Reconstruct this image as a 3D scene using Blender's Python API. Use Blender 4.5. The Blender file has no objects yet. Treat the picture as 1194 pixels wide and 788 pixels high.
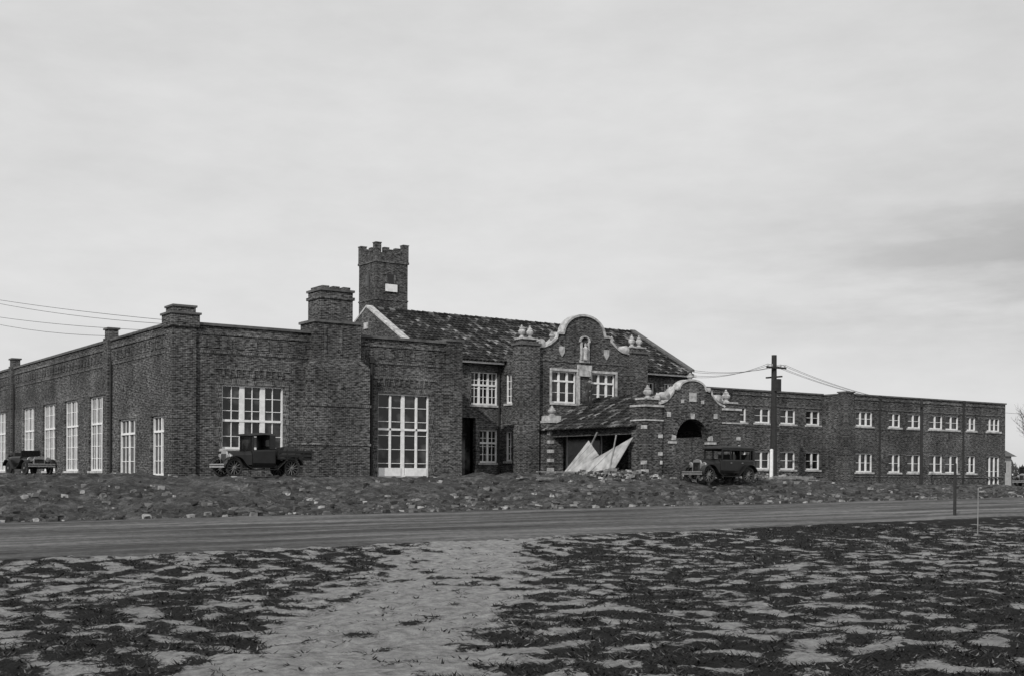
import bpy, math, random
from mathutils import Vector, Matrix, noise
random.seed(7)
rad=math.radians
scene=bpy.context.scene
scene.view_settings.view_transform='Standard'
scene.view_settings.look='None'
scene.view_settings.exposure=0

# ------------------------------------------------------------ materials
def newmat(name):
    m=bpy.data.materials.new(name); m.use_nodes=True
    nt=m.node_tree; b=nt.nodes['Principled BSDF']
    return m,nt,b
def g(v): return (v,v,v,1)
def simple(name,v,rough=.8,var=.25,scale=3,metal=0,bump=0.0):
    m,nt,b=newmat(name); N=nt.nodes; L=nt.links
    tc=N.new('ShaderNodeTexCoord'); n=N.new('ShaderNodeTexNoise'); n.inputs['Scale'].default_value=scale; n.inputs['Detail'].default_value=6
    L.new(tc.outputs['Object'],n.inputs['Vector'])
    r=N.new('ShaderNodeValToRGB'); r.color_ramp.elements[0].position=.3; r.color_ramp.elements[1].position=.7
    r.color_ramp.elements[0].color=g(v*(1-var)); r.color_ramp.elements[1].color=g(min(1,v*(1+var)))
    L.new(n.outputs['Fac'],r.inputs['Fac']); L.new(r.outputs['Color'],b.inputs['Base Color'])
    b.inputs['Roughness'].default_value=rough; b.inputs['Metallic'].default_value=metal
    if bump:
        bp=N.new('ShaderNodeBump'); bp.inputs['Strength'].default_value=bump; bp.inputs['Distance'].default_value=.03
        L.new(n.outputs['Fac'],bp.inputs['Height']); L.new(bp.outputs['Normal'],b.inputs['Normal'])
    return m
def math_(nt,op,a,b=None,c=None):
    n=nt.nodes.new('ShaderNodeMath'); n.operation=op
    for i,x in enumerate((a,b,c)):
        if x is None: continue
        if isinstance(x,(int,float)): n.inputs[i].default_value=x
        else: nt.links.new(x,n.inputs[i])
    return n.outputs[0]
def brickmat(name,c1,c2,mort,mul=1.0,bw=.24,rh=.085):
    m,nt,b=newmat(name); N=nt.nodes; L=nt.links
    tc=N.new('ShaderNodeTexCoord'); s=N.new('ShaderNodeSeparateXYZ'); L.new(tc.outputs['Object'],s.inputs[0])
    u=math_(nt,'ADD',s.outputs[0],s.outputs[1])
    cb=N.new('ShaderNodeCombineXYZ'); L.new(u,cb.inputs[0]); L.new(s.outputs[2],cb.inputs[1])
    br=N.new('ShaderNodeTexBrick'); L.new(cb.outputs[0],br.inputs['Vector'])
    br.inputs['Scale'].default_value=1; br.inputs['Brick Width'].default_value=bw; br.inputs['Row Height'].default_value=rh
    br.inputs['Mortar Size'].default_value=.011; br.inputs['Mortar Smooth'].default_value=.2; br.inputs['Bias'].default_value=-.15
    br.inputs['Color1'].default_value=g(c1*mul); br.inputs['Color2'].default_value=g(c2*mul); br.inputs['Mortar'].default_value=g(mort*mul)
    def nz(sx,sz,det,lo,hi,p0=.3,p1=.7):
        mp=N.new('ShaderNodeMapping'); mp.inputs['Scale'].default_value=(sx,sz,1); L.new(cb.outputs[0],mp.inputs[0])
        n=N.new('ShaderNodeTexNoise'); n.inputs['Scale'].default_value=1; n.inputs['Detail'].default_value=det; L.new(mp.outputs[0],n.inputs['Vector'])
        mr=N.new('ShaderNodeMapRange'); L.new(n.outputs['Fac'],mr.inputs[0])
        mr.inputs[1].default_value=p0; mr.inputs[2].default_value=p1; mr.inputs[3].default_value=lo; mr.inputs[4].default_value=hi
        return mr.outputs[0]
    a=nz(.35,.5,4,.65,1.4); c=nz(4,11,3,.12,2.1); d=nz(.9,.10,3,.75,1.2)
    k=math_(nt,'MULTIPLY',math_(nt,'MULTIPLY',a,c),d)
    vm=N.new('ShaderNodeVectorMath'); vm.operation='SCALE'; L.new(br.outputs['Color'],vm.inputs[0]); L.new(k,vm.inputs['Scale'])
    L.new(vm.outputs[0],b.inputs['Base Color']); b.inputs['Roughness'].default_value=.9; b.inputs['Specular IOR Level'].default_value=.2
    bp=N.new('ShaderNodeBump'); bp.inputs['Strength'].default_value=.6; bp.inputs['Distance'].default_value=.02; bp.invert=True
    L.new(br.outputs['Fac'],bp.inputs['Height']); L.new(bp.outputs['Normal'],b.inputs['Normal'])
    return m
M_brick=brickmat('brick_wall',.026,.085,.15)
M_trim=brickmat('brick_trim',.055,.11,.17,bw=.12,rh=.24)
M_stone=simple('cast_stone',.42,.85,.45,4,bump=.3)
M_white=simple('white_paint',.8,.5,.12,5)
M_coping=simple('dark_coping',.10,.8,.4,3)
M_roofflat=simple('tar_roof',.04,.9)
def glassmat():
    m,nt,b=newmat('window_glass'); N=nt.nodes; L=nt.links
    tc=N.new('ShaderNodeTexCoord'); n=N.new('ShaderNodeTexNoise'); n.inputs['Scale'].default_value=1.3; n.inputs['Detail'].default_value=2
    L.new(tc.outputs['Object'],n.inputs['Vector'])
    r=N.new('ShaderNodeValToRGB'); r.color_ramp.elements[0].position=.5; r.color_ramp.elements[1].position=.75
    r.color_ramp.elements[0].color=g(.01); r.color_ramp.elements[1].color=g(.09)
    L.new(n.outputs['Fac'],r.inputs['Fac']); L.new(r.outputs['Color'],b.inputs['Base Color'])
    b.inputs['Roughness'].default_value=.12
    bp=N.new('ShaderNodeBump'); bp.inputs['Strength'].default_value=.15; bp.inputs['Distance'].default_value=.05
    L.new(n.outputs['Fac'],bp.inputs['Height']); L.new(bp.outputs['Normal'],b.inputs['Normal'])
    return m
M_glass=glassmat()
def islandmat(name,stops,rough=.8):
    m,nt,b=newmat(name); N=nt.nodes; L=nt.links
    ge=N.new('ShaderNodeNewGeometry'); r=N.new('ShaderNodeValToRGB')
    e=r.color_ramp.elements
    e[0].position=stops[0][0]; e[0].color=g(stops[0][1]); e[1].position=stops[-1][0]; e[1].color=g(stops[-1][1])
    for p,v in stops[1:-1]:
        x=e.new(p); x.color=g(v)
    L.new(ge.outputs['Random Per Island'],r.inputs['Fac']); L.new(r.outputs['Color'],b.inputs['Base Color'])
    b.inputs['Roughness'].default_value=rough; b.inputs['Specular IOR Level'].default_value=.2
    return m
M_tile=islandmat('clay_tiles',[(0,.010),(.6,.035),(.85,.08),(.96,.16),(1,.24)])
M_rubble=islandmat('rubble_mix',[(0,.03),(.5,.11),(.8,.26),(1,.5)])
M_wood=simple('weathered_wood',.22,.85,.35,6)
M_canvas=simple('pale_boards',.42,.85,.35,2.5)
M_darkwood=simple('creosoted_wood',.025,.85,.3,6)
M_black=simple('black_enamel',.010,.3,.3,4)
M_fabric=simple('roof_fabric',.02,.75,.3,8)
M_tyre=simple('tyre_rubber',.03,.85,.4,12)
M_spoke=simple('painted_spokes',.14,.6,.2,5)
M_chrome=simple('nickel_plate',.6,.3,.1,5,metal=.8)
M_leaf=simple('twigs',.05,.9,.4,5)
M_pale=simple('pale_siding',.45,.8,.15,3)

# ------------------------------------------------------------ mesh builder
class MB:
    def __init__(s): s.v=[]; s.f=[]
    def add(s,vs,fs):
        o=len(s.v); s.v+= [tuple(p) for p in vs]; s.f+=[tuple(i+o for i in f) for f in fs]
    def quad(s,a,b,c,d): s.add([a,b,c,d],[(0,1,2,3)])
    def box(s,x0,x1,y0,y1,z0,z1):
        s.add([(x0,y0,z0),(x1,y0,z0),(x1,y1,z0),(x0,y1,z0),(x0,y0,z1),(x1,y0,z1),(x1,y1,z1),(x0,y1,z1)],
        [(0,3,2,1),(4,5,6,7),(0,1,5,4),(1,2,6,5),(2,3,7,6),(3,0,4,7)])
    def hexa(s,p):
        s.add(p,[(0,3,2,1),(4,5,6,7),(0,1,5,4),(1,2,6,5),(2,3,7,6),(3,0,4,7)])
    def lathe(s,c,prof,seg=14,axis='z'):
        vs=[];fs=[]
        for r,h in prof:
            for i in range(seg):
                a=2*math.pi*i/seg; p=(r*math.cos(a),r*math.sin(a),h)
                if axis=='y': p=(p[0],p[2],p[1])
                if axis=='x': p=(p[2],p[0],p[1])
                vs.append((c[0]+p[0],c[1]+p[1],c[2]+p[2]))
        n=len(prof)
        for j in range(n-1):
            for i in range(seg):
                k=(i+1)%seg
                fs.append((j*seg+i,j*seg+k,(j+1)*seg+k,(j+1)*seg+i))
        fs.append(tuple(range(seg))); fs.append(tuple((n-1)*seg+i for i in range(seg)))
        s.add(vs,fs)
    def ribbon(s,pts,y0,y1,t):
        n=len(pts); off=[]
        for i in range(n):
            a=Vector(pts[max(0,i-1)]); b=Vector(pts[min(n-1,i+1)]); d=(b-a)
            if d.length<1e-6: d=Vector((1,0))
            d.normalize(); off.append((pts[i][0]-d.y*t,pts[i][1]+d.x*t))
        vs=[];fs=[]
        for (x,z),(X,Z) in zip(pts,off): vs+=[(x,y0,z),(X,y0,Z),(X,y1,Z),(x,y1,z)]
        for i in range(n-1):
            for k in range(4):
                l=(k+1)%4; fs.append((4*i+k,4*i+l,4*i+4+l,4*i+4+k))
        fs.append((0,1,2,3)); fs.append((4*n-4,4*n-3,4*n-2,4*n-1)); s.add(vs,fs)
    def tube(s,a,b,r0,r1,seg=5):
        a=Vector(a);b=Vector(b);d=(b-a)
        if d.length<1e-5:return
        q=d.to_track_quat('Z','Y'); vs=[]
        for p,r in((a,r0),(b,r1)):
            for i in range(seg):
                t=2*math.pi*i/seg; vs.append(p+q@Vector((r*math.cos(t),r*math.sin(t),0)))
        s.add(vs,[(i,(i+1)%seg,seg+(i+1)%seg,seg+i) for i in range(seg)]+[tuple(range(seg)),tuple(range(seg,2*seg))])
    def loft(s,secs):
        n=len(secs[0]); vs=[p for sc in secs for p in sc]; fs=[]
        for j in range(len(secs)-1):
            for i in range(n):
                k=(i+1)%n; fs.append((j*n+i,j*n+k,(j+1)*n+k,(j+1)*n+i))
        fs.append(tuple(range(n))); fs.append(tuple((len(secs)-1)*n+i for i in range(n))); s.add(vs,fs)
    def build(s,name,mat,parent=None,bevel=0,smooth=False):
        me=bpy.data.meshes.new(name); me.from_pydata(s.v,[],s.f); me.update()
        ob=bpy.data.objects.new(name,me); scene.collection.objects.link(ob); me.materials.append(mat)
        import bmesh
        bm=bmesh.new(); bm.from_mesh(me); bmesh.ops.recalc_face_normals(bm,faces=bm.faces)
        bm.to_mesh(me); bm.free()
        if parent: ob.parent=parent
        if bevel:
            md=ob.modifiers.new('bevel','BEVEL'); md.width=bevel; md.segments=2; md.limit_method='ANGLE'
        if smooth:
            for p in me.polygons: p.use_smooth=True
        return ob
def empty(name,loc=(0,0,0),rz=0):
    e=bpy.data.objects.new(name,None); scene.collection.objects.link(e); e.location=loc; e.rotation_euler=(0,0,rz); return e

# ------------------------------------------------------------ building
B=empty('brick_school_building')
brick=MB(); trim=MB(); stone=MB(); white=MB(); glass=MB(); coping=MB(); flat=MB()
class FR:
    def __init__(s,o,ax,dd): s.o=o;s.ax=ax;s.dd=dd
    def P(s,u,z,d=0): return (s.o[0]+s.ax[0]*u+s.dd[0]*d, s.o[1]+s.ax[1]*u+s.dd[1]*d, z)
    def box(s,mb,u0,u1,z0,z1,d0,d1):
        mb.hexa([s.P(u0,z0,d0),s.P(u1,z0,d0),s.P(u1,z0,d1),s.P(u0,z0,d1),s.P(u0,z1,d0),s.P(u1,z1,d0),s.P(u1,z1,d1),s.P(u0,z1,d1)])
def front(y): return FR((0,y),(1,0),(0,1))
def left(x): return FR((x,0),(0,1),(1,0))
def wall(fr,u0,u1,z0,z1,holes=(),depth=.3,mb=None):
    mb=mb or brick
    us=sorted(set([u0,u1]+[h[0] for h in holes]+[h[1] for h in holes])); zs=sorted(set([z0,z1]+[h[2] for h in holes]+[h[3] for h in holes]))
    for i in range(len(us)-1):
        for j in range(len(zs)-1):
            cu=(us[i]+us[i+1])/2; cz=(zs[j]+zs[j+1])/2
            if any(h[0]<cu<h[1] and h[2]<cz<h[3] for h in holes): continue
            mb.quad(fr.P(us[i],zs[j]),fr.P(us[i+1],zs[j]),fr.P(us[i+1],zs[j+1]),fr.P(us[i],zs[j+1]))
    for a,b,c,d in [h[:4] for h in holes]:
        for (p,q),(r,s_) in (((a,c),(a,d)),((b,c),(b,d)),((a,c),(b,c)),((a,d),(b,d))):
            mb.quad(fr.P(p,q,0),fr.P(r,s_,0),fr.P(r,s_,depth),fr.P(p,q,depth))
def window(fr,u0,u1,z0,z1,bays=2,cols=2,rows=4,trans=(),d=.16,sill=True,head=True,mw=.13):
    f=.075
    W=(u1-u0)/bays
    for i in range(bays):
        a=u0+W*i; b=a+W; e=[random.uniform(0,.012) for _ in range(4)]
        glass.quad(fr.P(a,z0,d+.045+e[0]),fr.P(b,z0,d+.045+e[1]),fr.P(b,z1,d+.045+e[2]),fr.P(a,z1,d+.045+e[3]))
    fr.box(white,u0,u0+f,z0,z1,d-.06,d+.04); fr.box(white,u1-f,u1,z0,z1,d-.06,d+.04)
    fr.box(white,u0+f,u1-f,z0,z0+f*1.4,d-.055,d+.04); fr.box(white,u0+f,u1-f,z1-f,z1,d-.055,d+.04)
    for i in range(1,bays): fr.box(white,u0+W*i-mw/2,u0+W*i+mw/2,z0+f,z1-f,d-.05,d+.035)
    for t in trans: fr.box(white,u0+f,u1-f,t-.055,t+.055,d-.07,d+.03)
    for i in range(bays):
        a=u0+W*i; b=a+W
        for c in range(1,cols):
            x=a+(b-a)*c/cols; fr.box(white,x-.02,x+.02,z0+f,z1-f,d-.02,d+.03)
    for r in range(1,rows):
        z=z0+(z1-z0)*r/rows
        if any(abs(z-t)<.18 for t in trans): continue
        fr.box(white,u0+f,u1-f,z-.016,z+.016,d-.015,d+.03)
    if sill: fr.box(stone,u0-.12,u1+.12,z0-.13,z0-.003,-.08,d+.02)
    if head:
        fr.box(trim,u0-.28,u1+.28,z1+.003,z1+.28,-.035,.1)
        fr.box(trim,u0-.28,u0-.003,z0-.14,z1,-.03,.1); fr.box(trim,u1+.003,u1+.28,z0-.14,z1,-.03,.1)

H=7.3
F0=front(0)
holes=[(2.38,5.64,1.34,4.5),(11.02,14.18,0.0,4.45)]
wall(F0,0,16.1,-1.5,H,holes)
window(F0,*holes[0],bays=3,cols=2,rows=5,trans=(2.75,),mw=.26)
window(F0,*holes[1],bays=2,cols=2,rows=6,trans=(2.55,),sill=False,mw=.2)
for a in (11.11,12.72):
    F0.box(white,a+.02,a+1.36,.06,.5,.07,.19)
    F0.box(white,a+.66,a+.76,.5,4.3,.09,.19)
for a,b,z in ((10.9,14.3,4.85),(2.3,5.7,4.9)):
    F0.box(trim,a-.3,b+.3,z+.35,z+.5,-.05,.1)
    n=int((b-a)/.3)
    for i in range(n):
        u=a+(b-a)*(i+.5)/n; F0.box(trim,u-.06,u+.06,z,z+.347,-.045,.1)
stone.box(10.7,14.5,-.5,.0,-.5,-.02)
F1=left(0)
hs=[(.95,3.3,0,2.96),(5.8,8.6,0,2.98)]
for y in (11.1,16.3,21.4,26.6,34.6,39.8): hs.append((y,y+3.0,.25,4.45))
wall(F1,0,46,-1.5,H,hs)
for i,h in enumerate(hs):
    if i<2: window(F1,*h,bays=2,cols=2,rows=4,trans=(2.2,),sill=False)
    else: window(F1,*h,bays=3,cols=2,rows=6,trans=(2.9,))
wall(left(16.1),0,5,-1.5,H); wall(front(46),0,16.1,-1.5,H); wall(left(16.1),17,46,-1.5,H)
flat.quad((0,0,H-.6),(16.1,0,H-.6),(16.1,46,H-.6),(0,46,H-.6))
coping.box(-.08,16.18,-.1,.38,H,H+.13); coping.box(-.08,.38,.38,46.1,H,H+.13); coping.box(15.8,16.18,.38,46.1,H,H+.128)
brick.box(.02,16.08,.3,.34,H-.6,H-.003)
def bands2(fr,u0,u1,z,t=.12): fr.box(trim,u0,u1,z,z+t,-.05,.05)
for fr,rng in ((F0,((1.0,6.9),(10.2,15.2))),(F1,((1.0,10.0),(11.0,32.0),(33.2,46)))):
    for a,b in rng:
        bands2(fr,a,b,H-.42,.14); bands2(fr,a,b,H-1.3)
        n=int((b-a)/.62); w=(b-a)/n
        for i in range(n): fr.box(brick,a+w*i+.1,a+w*(i+1)-.1,H-1.02,H-.58,-.045,.05)
brick.box(-.16,1.0,-.16,1.0,-1.5,7.55); brick.box(-.25,1.15,-.25,1.15,7.15,7.75); coping.box(-.32,1.22,-.32,1.22,7.753,7.85)
brick.box(-.1,1.0,-.1,1.0,7.853,8.1); coping.box(-.16,1.06,-.16,1.06,8.103,8.2)
brick.box(15.2,16.2,-.14,.8,-1.5,7.35); coping.box(15.12,16.28,-.22,.88,7.44,7.55)
for y in (10.05,32.2,45.2):
    brick.box(-.2,.4,y,y+.85,-1.5,7.5); brick.box(-.12,.4,y+.05,y+.8,7.5,7.95); coping.box(-.2,.48,y-.03,y+.88,7.953,8.05)
# stepped chimney
brick.box(6.65,10.15,-.75,.8,-1.5,5.6); brick.hexa([(6.65,-.75,5.603),(10.15,-.75,5.603),(10.15,.8,5.603),(6.65,.8,5.603),(7.1,-.55,6.05),(9.7,-.55,6.05),(9.7,.8,6.05),(7.1,.8,6.05)])
brick.box(7.1,9.7,-.55,1.2,6.053,7.85); coping.box(7.02,9.78,-.63,1.28,7.853,7.98)
brick.box(7.5,9.3,-.4,1.15,7.983,9.1); brick.box(7.42,9.38,-.48,1.23,9.103,9.25); brick.box(7.5,9.3,-.4,1.15,9.253,9.5); coping.box(7.42,9.38,-.48,1.23,9.503,9.62)
for x in (7.6,8.2,8.8): brick.box(x,x+.4,-.3,1.05,9.623,9.78)
for z in (1.6,3.6): trim.box(6.6,10.2,-.8,.5,z,z+.12)
for x in (7.6,8.5): trim.box(x,x+.12,-.6,-.5,6.3,7.6)

# centre section
F5=front(5)
hc=[(20.05,22.0,4.4,6.4),(17.0,18.9,4.4,6.4),(20.7,22.0,.9,2.9),(18.9,20.4,0,3.6),(32.6,34.6,4.4,6.4),(35.4,37.0,4.4,6.4),(32.6,34.6,.9,2.9)]
wall(F5,16.1,37.7,-1.5,7.0,hc)
for i,h in enumerate(hc):
    if i==3:
        glass.quad(F5.P(h[0],h[2],.6),F5.P(h[1],h[2],.6),F5.P(h[1],h[3],.6),F5.P(h[0],h[3],.6))
    else: window(F5,*h,bays=3 if h[1]-h[0]>1.6 else 2,cols=2,rows=4,trans=((h[2]+h[3])/2+.2,))
white.box(16.4,22.1,4.45,4.55,6.86,7.03); white.box(32.1,37.9,4.45,4.55,6.86,7.03)
flat.quad((16.2,4.56,6.9),(37.9,4.56,6.9),(37.9,5,6.9),(16.2,5,6.9))
for x0,x1,xc in ((16.12,16.5,0),(37.55,37.9,1)):
    vs=[(4.9,6.0),(4.9,7.35),(11,10.55),(17.1,7.35),(17.1,6.0)]
    if xc: vs[0]=(4.9,-1.2); vs[-1]=(17.1,-1.2)
    brick.add([(x0,y,z) for y,z in vs]+[(x1,y,z) for y,z in vs],[(0,1,2,3,4),(5,6,7,8,9),(0,1,6,5),(1,2,7,6),(2,3,8,7),(3,4,9,8),(4,0,5,9)])
    for ya,za,yb,zb in ((4.7,7.28,11,10.56),(17.3,7.28,11,10.56)):
        (stone if not xc else coping).hexa([(x0-.04,ya,za),(x1+.04,ya,za),(x1+.04,yb,zb),(x0-.04,yb,zb),(x0-.04,ya,za+.14),(x1+.04,ya,za+.14),(x1+.04,yb,zb+.14),(x0-.04,yb,zb+.14)])
stone.box(16.04,16.12,10.75,11.25,9.2,9.6)
wall(front(17),16.1,37.7,-1.5,7)

def tiles(name,O,A,S,W,L,N=None):
    O=Vector(O);A=Vector(A).normalized();S=Vector(S).normalized();N=A.cross(S)
    if N.z<0:N=-N
    mb=MB(); nc=int(W/.3); nr=int(L/.4); w=W/nc; l=L/nr
    for j in range(nr):
        for i in range(nc):
            jt=random.uniform(-.02,.02)
            b=O+A*(w*i)+S*(l*j-.05+jt)+N*(.05+random.uniform(0,.02)); t=O+A*(w*i)+S*(l*(j+1)+.03)+N*.012
            vs=[]
            for p,h in ((b,.085),(t,.06)):
                for k,(u,hh) in enumerate(((.04,0),(.25,.75),(.5,1),(.75,.75),(.96,0))): vs.append(p+A*(w*u)+N*(h*hh))
            mb.add(vs,[(0,1,6,5),(1,2,7,6),(2,3,8,7),(3,4,9,8),(0,1,2,3,4)])
    ob=mb.build(name,M_tile,B)
    u=MB(); u.quad(O,O+A*W,O+A*W+S*L,O+S*L); u.build(name+'_deck',M_roofflat,B)
tiles('main_roof_tiles_front',(16.5,4.35,6.98),(1,0,0),(0,6.65,3.47),21.05,math.hypot(6.65,3.47))
tiles('main_roof_tiles_back',(16.5,17.65,6.98),(1,0,0),(0,-6.65,3.47),21.05,math.hypot(6.65,3.47))
rd=MB()
for i in range(52): rd.tube((16.5+i*.405,11,10.5+.02*(i%2)),(16.93+i*.405,11,10.5),.15,.12,8)
rd.build('ridge_tiles',M_tile,B)
# gabled bay
F3=front(3)
hb=[(24.6,26.5,4.6,6.55),(27.7,29.6,4.6,6.55)]
wall(F3,22.2,32.0,-1.5,7.4,hb)
for h in hb:
    window(F3,*h,bays=3,cols=1,rows=3,trans=(5.95,),head=False,mw=.14)
    F3.box(stone,h[0]-.14,h[1]+.14,h[3]+.003,h[3]+.16,-.08,.1)
    F3.box(stone,h[0]-.14,h[0]-.003,h[2],h[3],-.07,.1); F3.box(stone,h[1]+.003,h[1]+.14,h[2],h[3],-.07,.1)
L2=left(22.2)
wall(L2,3,5,-1.5,7.4,[(3.75,4.45,4.5,6.3),(3.75,4.45,1,2.8)])
window(L2,3.75,4.45,4.5,6.3,bays=1,cols=2,rows=4,head=False); window(L2,3.75,4.45,1,2.8,bays=1,cols=2,rows=4,head=False)
wall(left(32),3,5,-1.5,7.4)
def baytop(d):
    d=abs(d)
    if d<1.55: return 8.8+1.2*math.sqrt(max(0,1-(d/1.55)**2))
    if d<2.05: return 8.78
    if d<3.7: t=(d-2.05)/1.65; return 7.85+.72*(1-t)**2.4
    return 7.85
def profile(fn,c,hw,n=90):
    return [(c-hw+2*hw*i/n, fn(-hw+2*hw*i/n)) for i in range(n+1)]
def slicewall(mb,pts,bot,y0,y1):
    for (xa,za),(xb,zb) in zip(pts[:-1],pts[1:]):
        ba,bb=bot(xa),bot(xb)
        for y in (y0,y1): mb.quad((xa,y,ba),(xb,y,bb),(xb,y,zb),(xa,y,za))
        mb.quad((xa,y0,za),(xb,y0,zb),(xb,y1,zb),(xa,y1,za)); mb.quad((xa,y0,ba),(xb,y0,bb),(xb,y1,bb),(xa,y1,ba))
pb=profile(baytop,27.1,4.9,140)
slicewall(brick,pb,lambda x:7.4,3.0,3.45)
stone.ribbon([p for p in pb if abs(p[0]-27.1)<3.75],2.9,3.55,.14)
for x0,x1 in ((22.2,23.45),(30.75,32.0)):
    brick.box(x0-.06,x1+.06,2.72,3.6,-1.5,7.95); coping.box(x0-.14,x1+.14,2.64,3.68,7.953,8.08); brick.box(x0+.1,x1-.1,2.85,3.5,8.083,8.3)
    stone.box(x0+.02,x1-.02,2.78,3.55,8.303,8.4)
fin=[(.2,0),(.24,.08),(.1,.18),(.26,.36),(.3,.52),(.18,.68),(.22,.74),(.08,.86),(.1,.95),(.01,1.05)]
fo=MB()
for x in (22.5,23.1,31.1,31.7): fo.lathe((x,3.2,8.4),[(r*.75,h*.75) for r,h in fin])
for d in (-2.35,2.35): fo.lathe((27.1+d,3.2,8.45),[(r*.6,h*.5) for r,h in fin])
for d in (-3.3,3.3): fo.lathe((27.1+d,2.88,8.15),[(.06,-.05),(.26,0),(.26,.6),(.06,.65)],14,'y')
fo.build('finials',M_stone,B,smooth=False)
stone.box(26.72,27.48,2.9,3.02,7.15,7.3); stone.box(26.78,26.88,2.86,3.0,7.3,8.4); stone.box(27.32,27.42,2.86,3.0,7.3,8.4)
stone.ribbon([(27.1-.32*math.cos(a),8.4+.32*math.sin(a)) for a in [math.pi*i/10 for i in range(11)]],2.86,3.0,.1)
glass.box(26.88,27.32,2.975,2.99,7.3,8.45)
stone.lathe((27.1,2.86,7.3),[(.16,0),(.13,.3),(.15,.6),(.17,.75),(.06,.84),(.09,.93),(.08,1.02),(.01,1.06)],10)
stone.box(26.55,27.65,2.88,3.0,6.72,7.0); stone.box(26.65,27.55,2.84,2.9,6.3,6.72); stone.box(26.62,26.72,2.88,3,4.5,6.3); stone.box(27.48,27.58,2.88,3,4.5,6.3)
for x in (25.35,28.85):
    stone.box(x-.2,x+.2,2.92,3.0,7.7,8.05); stone.add([(x-.2,2.92,7.7),(x+.2,2.92,7.7),(x,2.92,7.42),(x-.2,3,7.7),(x+.2,3,7.7),(x,3,7.42)],[(0,1,2),(3,4,5),(0,2,5,3),(1,2,5,4)])
trim.box(23.51,30.69,2.95,3.0,7.12,7.19)
# bell tower
TX,TY,TW=19.45,16,2.45
brick.box(TX,TX+TW,TY,TY+TW,3,14.6); e_=.04; brick.box(TX-e_,TX+TW+e_,TY-e_,TY+TW+e_,14.6,15.1)
trim.box(TX-.07,TX+TW+.07,TY-.07,TY+TW+.07,14.45,14.6)
trim.box(TX-.04,TX+TW+.04,TY-.04,TY+TW+.04,11.9,12.0)
c0,c1=TX-e_,TX+TW+e_; d0,d1=TY-e_,TY+TW+e_; q=.42
for x in (c0,c1-q):
    for y in (d0,d1-q):
        brick.box(x,x+q,y,y+q,15.103,15.72); coping.box(x-.03,x+q+.03,y-.03,y+q+.03,15.723,15.78)
for t in (.33,.67):
    m=c0+(c1-c0)*t-.2
    for y in (d0,d1-.3): brick.box(m,m+.4,y,y+.3,15.103,15.48)
    m=d0+(d1-d0)*t-.2
    for x in (c0,c1-.3): brick.box(x,x+.3,m,m+.4,15.103,15.48)
glass.box(TX+.85,TX+1.35,TY-.03,TY-.005,13.05,13.7); white.box(TX+.7,TX+1.6,TY-.1,TY-.04,12.5,13.0)
trim.box(TX+.7,TX+.845,TY-.05,TY-.004,13.05,13.85); trim.box(TX+1.355,TX+1.5,TY-.05,TY-.004,13.05,13.85)
glass.box(TX-.03,TX-.005,TY+.9,TY+1.45,12.9,13.7)

# right wing and end pavilion
wz=[(42.4,43.2),(44.0,45.6),(46.6,48.2),(49.3,50.8),(39.0,40.6)]
hw=[]
for a,b in wz: hw+=[(a,b,4.0,5.08),(a,b,.7,2.0)]
wall(F5,37.7,51.2,-1.5,6.25,hw)
pv=[(52.4,54.3),(56.1,57.5),(58.3,59.9),(60.9,62.6),(62.9,64.6),(65.6,66.8),(68.2,70.0)]
hp=[]
for a,b in pv: hp+=[(a,b,3.95,5.05)]
for a,b in pv[:-1]: hp+=[(a,b,.55,1.95)]
hp.append((68.2,70.0,-.5,1.95))
wall(F3,51.2,70.7,-1.5,6.2,hp)
for h in hw: window(F5,*h,bays=2 if h[1]-h[0]>1 else 1,cols=1,rows=2,head=False)
for h in hp: window(F3,*h,bays=3 if h[1]-h[0]>1.75 else 2,cols=1,rows=2,head=False)
for fr,a,b,hh in ((F5,37.95,51.1,6.25),(F3,52.05,70.6,6.2)):
    fr.box(trim,a,b,hh-.32,hh-.2,-.06,.05); fr.box(trim,a,b,5.2,5.3,-.04,.05); fr.box(trim,a,b,3.75,3.84,-.03,.05); fr.box(trim,a,b,.2,.3,-.05,.05)
brick.box(51.15,52.0,2.85,3.6,-1.5,6.35); coping.box(51.08,52.07,2.78,3.67,6.353,6.45)
wall(left(51.2),3,5,-1.5,6.2,[]); wall(left(70.7),3,16,-1.5,6.2); wall(front(16),37.7,70.7,-1.5,6.2)
coping.box(37.9,51.1,4.92,5.35,6.253,6.36); coping.box(52.1,70.78,2.92,3.35,6.203,6.31); coping.box(51.12,51.5,3.7,16,6.203,6.308); coping.box(70.4,70.78,3.35,16,6.203,6.308)
flat.quad((37.7,5,5.9),(51.2,5,5.9),(51.2,16,5.9),(37.7,16,5.9)); flat.quad((51.2,3,5.9),(70.7,3,5.9),(70.7,16,5.9),(51.2,16,5.9))
pipes=MB()
for x,y,h in ((55.0,2.93,6.0),(65.1,2.93,6.0),(41.5,4.93,6.0),(10.6,-.07,6.0),(22.05,4.93,6.8)):
    pipes.tube((x,y,-.4),(x,y,h),.06,.06,8); pipes.box(x-.13,x+.13,y-.08,y+.08,h,h+.3)
for y in (9.8,32): pipes.tube((-.1,y,-.2),(-.1,y,6.2),.06,.06,8)
pipes.build('downspouts',M_darkwood,B)

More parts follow.
